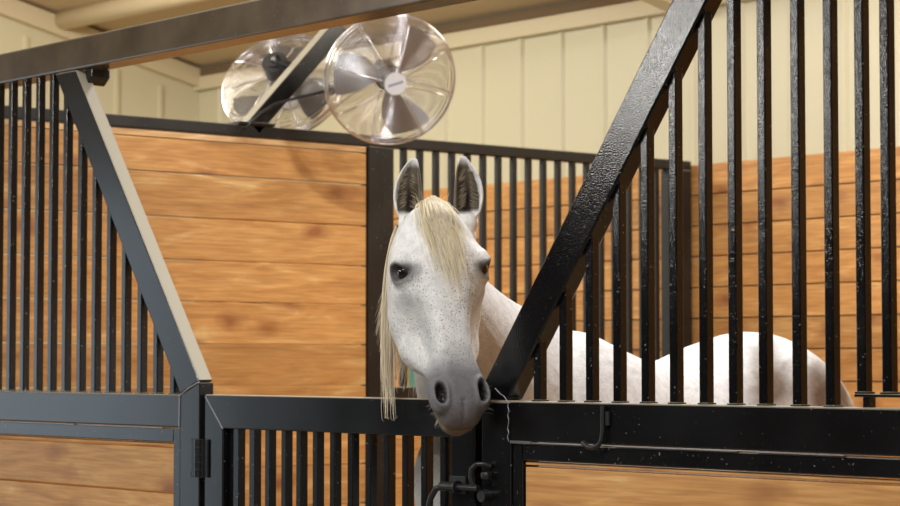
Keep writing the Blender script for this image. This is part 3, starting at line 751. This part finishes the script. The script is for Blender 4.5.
# inside of the ears
for (eb0, eb1), sg in ((earL, -1), (earR, 1)):
    e0, e1 = np.array(eb0), np.array(eb1); ax = e1-e0; Ln = np.linalg.norm(ax); ax /= Ln
    d = co-e0; t = d@ax/Ln; rad = d - np.outer(d@ax, ax); f = np.array(tc_)
    fz = rad@f; lat = np.abs(rad@np.array(rt))
    W = np.interp(t, [0, .10, .25, .42, .60, .78, .90, 1.0], [.74, .90, 1.0, .99, .84, .55, .30, .06])*.034
    inn = (t > .02) & (t < .95) & (lat < W*1.1) & (np.linalg.norm(rad, axis=1) < .055)
    nf = NRM@f
    m = np.where(inn, sm(nf, -.05, .30)*(1-sm(lat/(W+1e-6), 1.0, 1.3))*sm(t, .02, .12)*(1-sm(t, .82, .95)), 0)
    colr = mixc(colr, m*.95, (.095, .074, .046))
    colr = mixc(colr, m*(1-sm(lat/(W+1e-6), .2, .6))*(1-sm(t, .3, .75))*.9, (.020, .015, .012))
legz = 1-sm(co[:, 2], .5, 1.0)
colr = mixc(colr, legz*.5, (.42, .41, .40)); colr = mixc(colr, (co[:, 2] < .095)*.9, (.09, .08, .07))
# shade on the hind quarters and elbow, painted into the coat as grey brown
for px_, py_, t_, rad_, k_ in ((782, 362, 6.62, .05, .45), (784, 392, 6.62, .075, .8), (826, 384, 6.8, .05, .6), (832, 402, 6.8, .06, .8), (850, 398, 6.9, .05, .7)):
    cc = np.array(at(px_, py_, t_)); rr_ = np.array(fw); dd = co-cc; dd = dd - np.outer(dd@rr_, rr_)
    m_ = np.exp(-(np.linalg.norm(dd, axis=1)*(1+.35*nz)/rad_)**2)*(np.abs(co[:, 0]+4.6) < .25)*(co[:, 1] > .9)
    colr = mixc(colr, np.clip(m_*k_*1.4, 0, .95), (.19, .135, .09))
colr = mixc(colr, bump(co[:, 1]-.22, .16)*bump(co[:, 2]-(EYE-.02), .20)*(~inhead)*.25, (.60, .50, .40))
speck = np.where(inhead, sm(ha, .10, .22), .25)
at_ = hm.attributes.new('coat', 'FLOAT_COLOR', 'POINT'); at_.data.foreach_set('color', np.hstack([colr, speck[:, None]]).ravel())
for p in hm.polygons: p.use_smooth = True
off = np.array(wloc(horse)); hm.vertices.foreach_set('co', (co2-off).ravel()); hm.update()
hide, nt, bs = mat('horse_coat'); L_ = nt.links
av = nd(nt, 'ShaderNodeAttribute'); av.attribute_name = 'coat'
tcn = nd(nt, 'ShaderNodeTexCoord')
s1 = nd(nt, 'ShaderNodeTexNoise'); s1.inputs['Scale'].default_value = 210; s1.inputs['Detail'].default_value = 1.5; L_.new(tcn.outputs['Object'], s1.inputs['Vector'])
s2 = nd(nt, 'ShaderNodeTexNoise'); s2.inputs['Scale'].default_value = 14; s2.inputs['Detail'].default_value = 3; L_.new(tcn.outputs['Object'], s2.inputs['Vector'])
mth = nd(nt, 'ShaderNodeMath', operation='MULTIPLY_ADD'); L_.new(s2.outputs['Fac'], mth.inputs[0]); mth.inputs[1].default_value = .30; L_.new(s1.outputs['Fac'], mth.inputs[2])
rs = ramp(nt, [(.745, (0, 0, 0)), (.83, (1, 1, 1))]); L_.new(mth.outputs[0], rs.inputs['Fac'])
mm_ = nd(nt, 'ShaderNodeMath', operation='MULTIPLY'); L_.new(rs.outputs['Color'], mm_.inputs[0]); L_.new(av.outputs['Alpha'], mm_.inputs[1])
mm2 = nd(nt, 'ShaderNodeMath', operation='MULTIPLY'); L_.new(mm_.outputs[0], mm2.inputs[0]); mm2.inputs[1].default_value = .7
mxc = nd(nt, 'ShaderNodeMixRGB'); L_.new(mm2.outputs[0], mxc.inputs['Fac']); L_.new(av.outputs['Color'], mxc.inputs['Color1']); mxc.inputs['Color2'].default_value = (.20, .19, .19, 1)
s3 = nd(nt, 'ShaderNodeTexNoise'); s3.inputs['Scale'].default_value = 38; s3.inputs['Detail'].default_value = 5; s3.inputs['Roughness'].default_value = .7; L_.new(tcn.outputs['Object'], s3.inputs['Vector'])
r3 = ramp(nt, [(.35, (.70, .70, .72)), (.60, (1.04, 1.04, 1.03))]); L_.new(s3.outputs['Fac'], r3.inputs['Fac'])
m3 = nd(nt, 'ShaderNodeMixRGB', blend_type='MULTIPLY'); m3.inputs['Fac'].default_value = .65; L_.new(mxc.outputs['Color'], m3.inputs['Color1']); L_.new(r3.outputs['Color'], m3.inputs['Color2'])
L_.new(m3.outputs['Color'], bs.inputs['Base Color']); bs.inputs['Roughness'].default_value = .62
spm = nd(nt, 'ShaderNodeMapRange'); spm.inputs['From Min'].default_value = .02; spm.inputs['From Max'].default_value = .2; spm.inputs['To Max'].default_value = .3
L_.new(av.outputs['Color'], spm.inputs['Value']); L_.new(spm.outputs[0], bs.inputs['Specular IOR Level'])
addbump(nt, bs, 170, .6, .0022)
hm.materials.clear(); hm.materials.append(hide)
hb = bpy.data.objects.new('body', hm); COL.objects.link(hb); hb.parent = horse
# eyes
M_EYE, nt, bs = mat('horse_eye'); bs.inputs['Base Color'].default_value = (.012, .007, .005, 1); bs.inputs['Roughness'].default_value = .06
for s in (-1, 1):
    b = bmesh.new(); bmesh.ops.create_uvsphere(b, u_segments=28, v_segments=18, radius=.0245)
    xform(b, Matrix.Translation(HP(.203, -.050, s*.1030))); link('eye', b, M_EYE, horse, True)
# ---- hair
def hairs(name, strands, m, parent=horse, sides=3):
    """strands: list of (points, radius)"""
    V = []; Fc = []
    for pts, r0 in strands:
        n = len(pts); base = len(V)
        for i, p in enumerate(pts):
            d = (pts[min(i+1, n-1)]-pts[max(i-1, 0)]).normalized(); o = d.orthogonal().normalized(); e = d.cross(o)
            r = r0*(1-.75*(i/(n-1))**2)
            for k in range(sides): V.append(tuple(p + (o*math.cos(2*PI*k/sides)+e*math.sin(2*PI*k/sides))*r))
        for i in range(n-1):
            for k in range(sides):
                a = base+i*sides+k; b_ = base+i*sides+(k+1) % sides
                Fc.append((a, b_, b_+sides, a+sides))
    me = bpy.data.meshes.new(name); off = wloc(parent)
    me.from_pydata([(v[0]-off.x, v[1]-off.y, v[2]-off.z) for v in V], [], Fc); me.update()
    for p in me.polygons: p.use_smooth = True
    me.materials.append(m); o = bpy.data.objects.new(name, me); COL.objects.link(o); o.parent = parent
    return o
def hairmat(name, c0, c1):
    m, nt, b_ = mat(name); g_ = nd(nt, 'ShaderNodeNewGeometry')
    r = ramp(nt, [(0, c0), (1, c1)]); nt.links.new(g_.outputs['Random Per Island'], r.inputs['Fac']); nt.links.new(r.outputs['Color'], b_.inputs['Base Color'])
    b_.inputs['Roughness'].default_value = .42; return m
M_MANE = hairmat('cream_mane_hair', (.66, .52, .30), (.84, .77, .62))
M_FORE = hairmat('cream_forelock_hair', (.80, .66, .38), (.92, .86, .72))
M_WHISK = hairmat('whisker_hair', (.35, .28, .20), (.70, .62, .50))
def bez(P, n=14):
    return [Vector(crom([tuple(p) for p in P], (len(P)-1)*i/(n-1))) for i in range(n)]
R_ = random.Random(3)
st = []
# forelock: from between the ears down over the forehead
for i in range(540):
    w_ = R_.gauss(0, .42); w_ = max(-1.15, min(1.15, w_)); cl = R_.choice([-.5, -.2, .05, .3])
    ln = .09 + .20*R_.random()**1.3 * (1-.25*abs(w_)) + (.07 if R_.random() < .12 else 0)
    c0 = w_*.034 - .004; c1 = w_*.062 + .010*cl; c2 = w_*.055*(.9+.2*R_.random()) + .020*cl + .012
    lift = R_.uniform(.002, .016)
    P = [HP(-.030+R_.uniform(-.006, .006), -.105, c0*.7), HP(-.048+.014*abs(w_)**1.5+R_.uniform(-.004, .004), -.070+lift*.8, c0*.8), HP(-.016+.012*abs(w_), -.032+lift-.012*abs(w_)**2, (c0+c1)/2), HP(ln*.55, .003+lift*.8, c1), HP(ln, .006+lift*.5+R_.uniform(0, .006), c2)]
    if abs(c1) > .055: P[3] -= FN*.010; P[4] -= FN*.006
    st.append((bez(P, 12), R_.uniform(.0007, .0013)))
hairs('forelock', st, M_FORE)
# mane: falling down the off side of the head (image left), long wisps over the gate
st = []
for i in range(620):
    u = R_.random(); z0 = R_.uniform(0, 1)
    root = HP(-.028+.02*z0, -.11-.10*z0, -.045-.03*z0)
    x1 = R_.gauss(0, 1)
    xx = 389.5 + 3.6*max(-1.6, min(1.6, x1))
    T0 = 6.32 - .10*u
    yend = R_.choice([R_.uniform(300, 400), R_.uniform(340, 395), R_.uniform(250, 380)])
    if R_.random() < .12: yend = 400 + 22*R_.random()**1.6
    P = [root, at(400+R_.uniform(-3, 2), 222+8*z0, T0+.03), at(xx+4, 252, T0), at(xx-1+R_.uniform(-1, 1), 300, T0-.02), ]
    yy = 340
    wob = R_.uniform(-2.5, 2.5)
    while yy < yend: P.append(at(xx-2.0+wob*(yy-300)/100+R_.uniform(-.5, .5), yy, T0-.03-.0006*(yy-300))); yy += 38
    P.append(at(xx-1.5+wob*(yend-300)/100+R_.uniform(-1, 2.5), max(yend, 312), T0-.03-.0006*max(0, yend-300)))
    st.append((bez(P, 18), R_.uniform(.0008, .0014)))
# mane behind the ears and along the crest
for i in range(420):
    t = R_.uniform(0, 2.6); cr = Vector(crom([k[0] for k in NK], t))
    sg = -1
    P = [cr + Vector((0, 0, -.01)), cr + Vector((-.03, -.0, .012)), cr + Vector((-.10, -.02, -.05)), cr + Vector((-.14+R_.uniform(-.01, .01), -.05, -.16)), cr + Vector((-.155+R_.uniform(-.02, .01), -.07+R_.uniform(-.02, .02), -.30+R_.uniform(-.08, .05)))]
    st.append((bez(P, 12), R_.uniform(.0009, .0015)))
hairs('mane', st, M_MANE)
# fine hair tufts at ears and poll
st = []
for i in range(12):
    c = R_.uniform(-.040, .045); P = [HP(-.02, -.085, c), HP(-.045+R_.uniform(-.01, .01), -.08, c*1.1), HP(-.055+R_.uniform(-.015, .012), -.055, c*1.4+R_.uniform(-.01, .01))]
    st.append((bez(P, 6), .0007))
hairs('poll_tuft', st, M_FORE)
M_EARH = hairmat('ear_hair', (.16, .12, .07), (.62, .54, .40))
for side_ in (((earL, -1),), ((earR, 1),)):
  st = []
  for i in range(130):
      (e0_, e1_), sg = side_[0]
      t = R_.uniform(.12, .72); wv = float(np.interp(t, [0, .10, .25, .42, .60, .78, .90, 1.0], [.74, .90, 1.0, .99, .84, .55, .30, .06]))*.034
      bend_ = (-.012 if sg < 0 else .012)
      edge = R_.choice((-1, 1)); axe = (e1_-e0_).normalized(); fe = (tc_ + rt*(-.18 if sg < 0 else .05)); fe = (fe - axe*fe.dot(axe)).normalized(); se = axe.cross(fe)
      c_ = e0_.lerp(e1_, t) + se*(bend_*math.sin(t*PI*.9) - bend_*.2*t)
      u_ = edge*R_.uniform(.55, .92)
      p0 = c_ + se*(u_*wv) - fe*(math.sqrt(1-u_*u_)*wv*.72)
      p2 = c_ + se*(u_*wv*R_.uniform(.1, .5)) + axe*R_.uniform(.004, .016) - fe*(.006*R_.random())
      st.append((bez([p0, p0.lerp(p2, .5) + fe*.003, p2], 6), R_.uniform(.0005, .0009)))
  hairs('ear_hair', st, M_EARH)
# whiskers round the lips and chin
st = []
for i in range(190):
    a = R_.uniform(-1.5, 1.5)
    aa = .70 - .03*abs(a) - R_.uniform(0, .05); c = math.sin(a)*.060; b_ = -.125 + R_.uniform(-.02, .02)
    p = HP(aa-.008, b_, c*.85); ln = R_.uniform(.008, .026)
    dr = (AX*.9 + SD*math.sin(a)*.8 + FN*R_.uniform(-.3, .3)).normalized()
    st.append((bez([p, p+dr*ln*.5, p+dr*ln + Vector((0, 0, -.002))], 5), .0006))
for i in range(26):
    s = R_.choice((-1, 1)); p = HP(R_.uniform(.56, .66), R_.uniform(-.09, -.05), s*.076); dr = (SD*s + AX*R_.uniform(-.2, .5)+FN*R_.uniform(0, .6)).normalized(); ln = R_.uniform(.012, .03)
    st.append((bez([p, p+dr*ln*.5, p+dr*ln + Vector((0, 0, -.004))], 5), .00045))
hairs('whiskers', st, M_WHISK)
# tail
st = []
for i in range(380):
    a = R_.uniform(0, 2*PI); r = R_.uniform(0, .05)
    P = [Vector((-4.90+R_.uniform(-.02, .02), 1.80, EYE-.03)), Vector((-4.90+.5*r*math.cos(a), 1.87, EYE-.14)), Vector((-4.90+r*math.cos(a), 1.90+r*math.sin(a), EYE-.45)), Vector((-4.90+1.3*r*math.cos(a), 1.89+r*math.sin(a), .75)), Vector((-4.90+r*math.cos(a), 1.88+r*math.sin(a), R_.uniform(.25, .55)))]
    st.append((bez(P, 12), .0016))
hairs('tail', st, M_MANE)
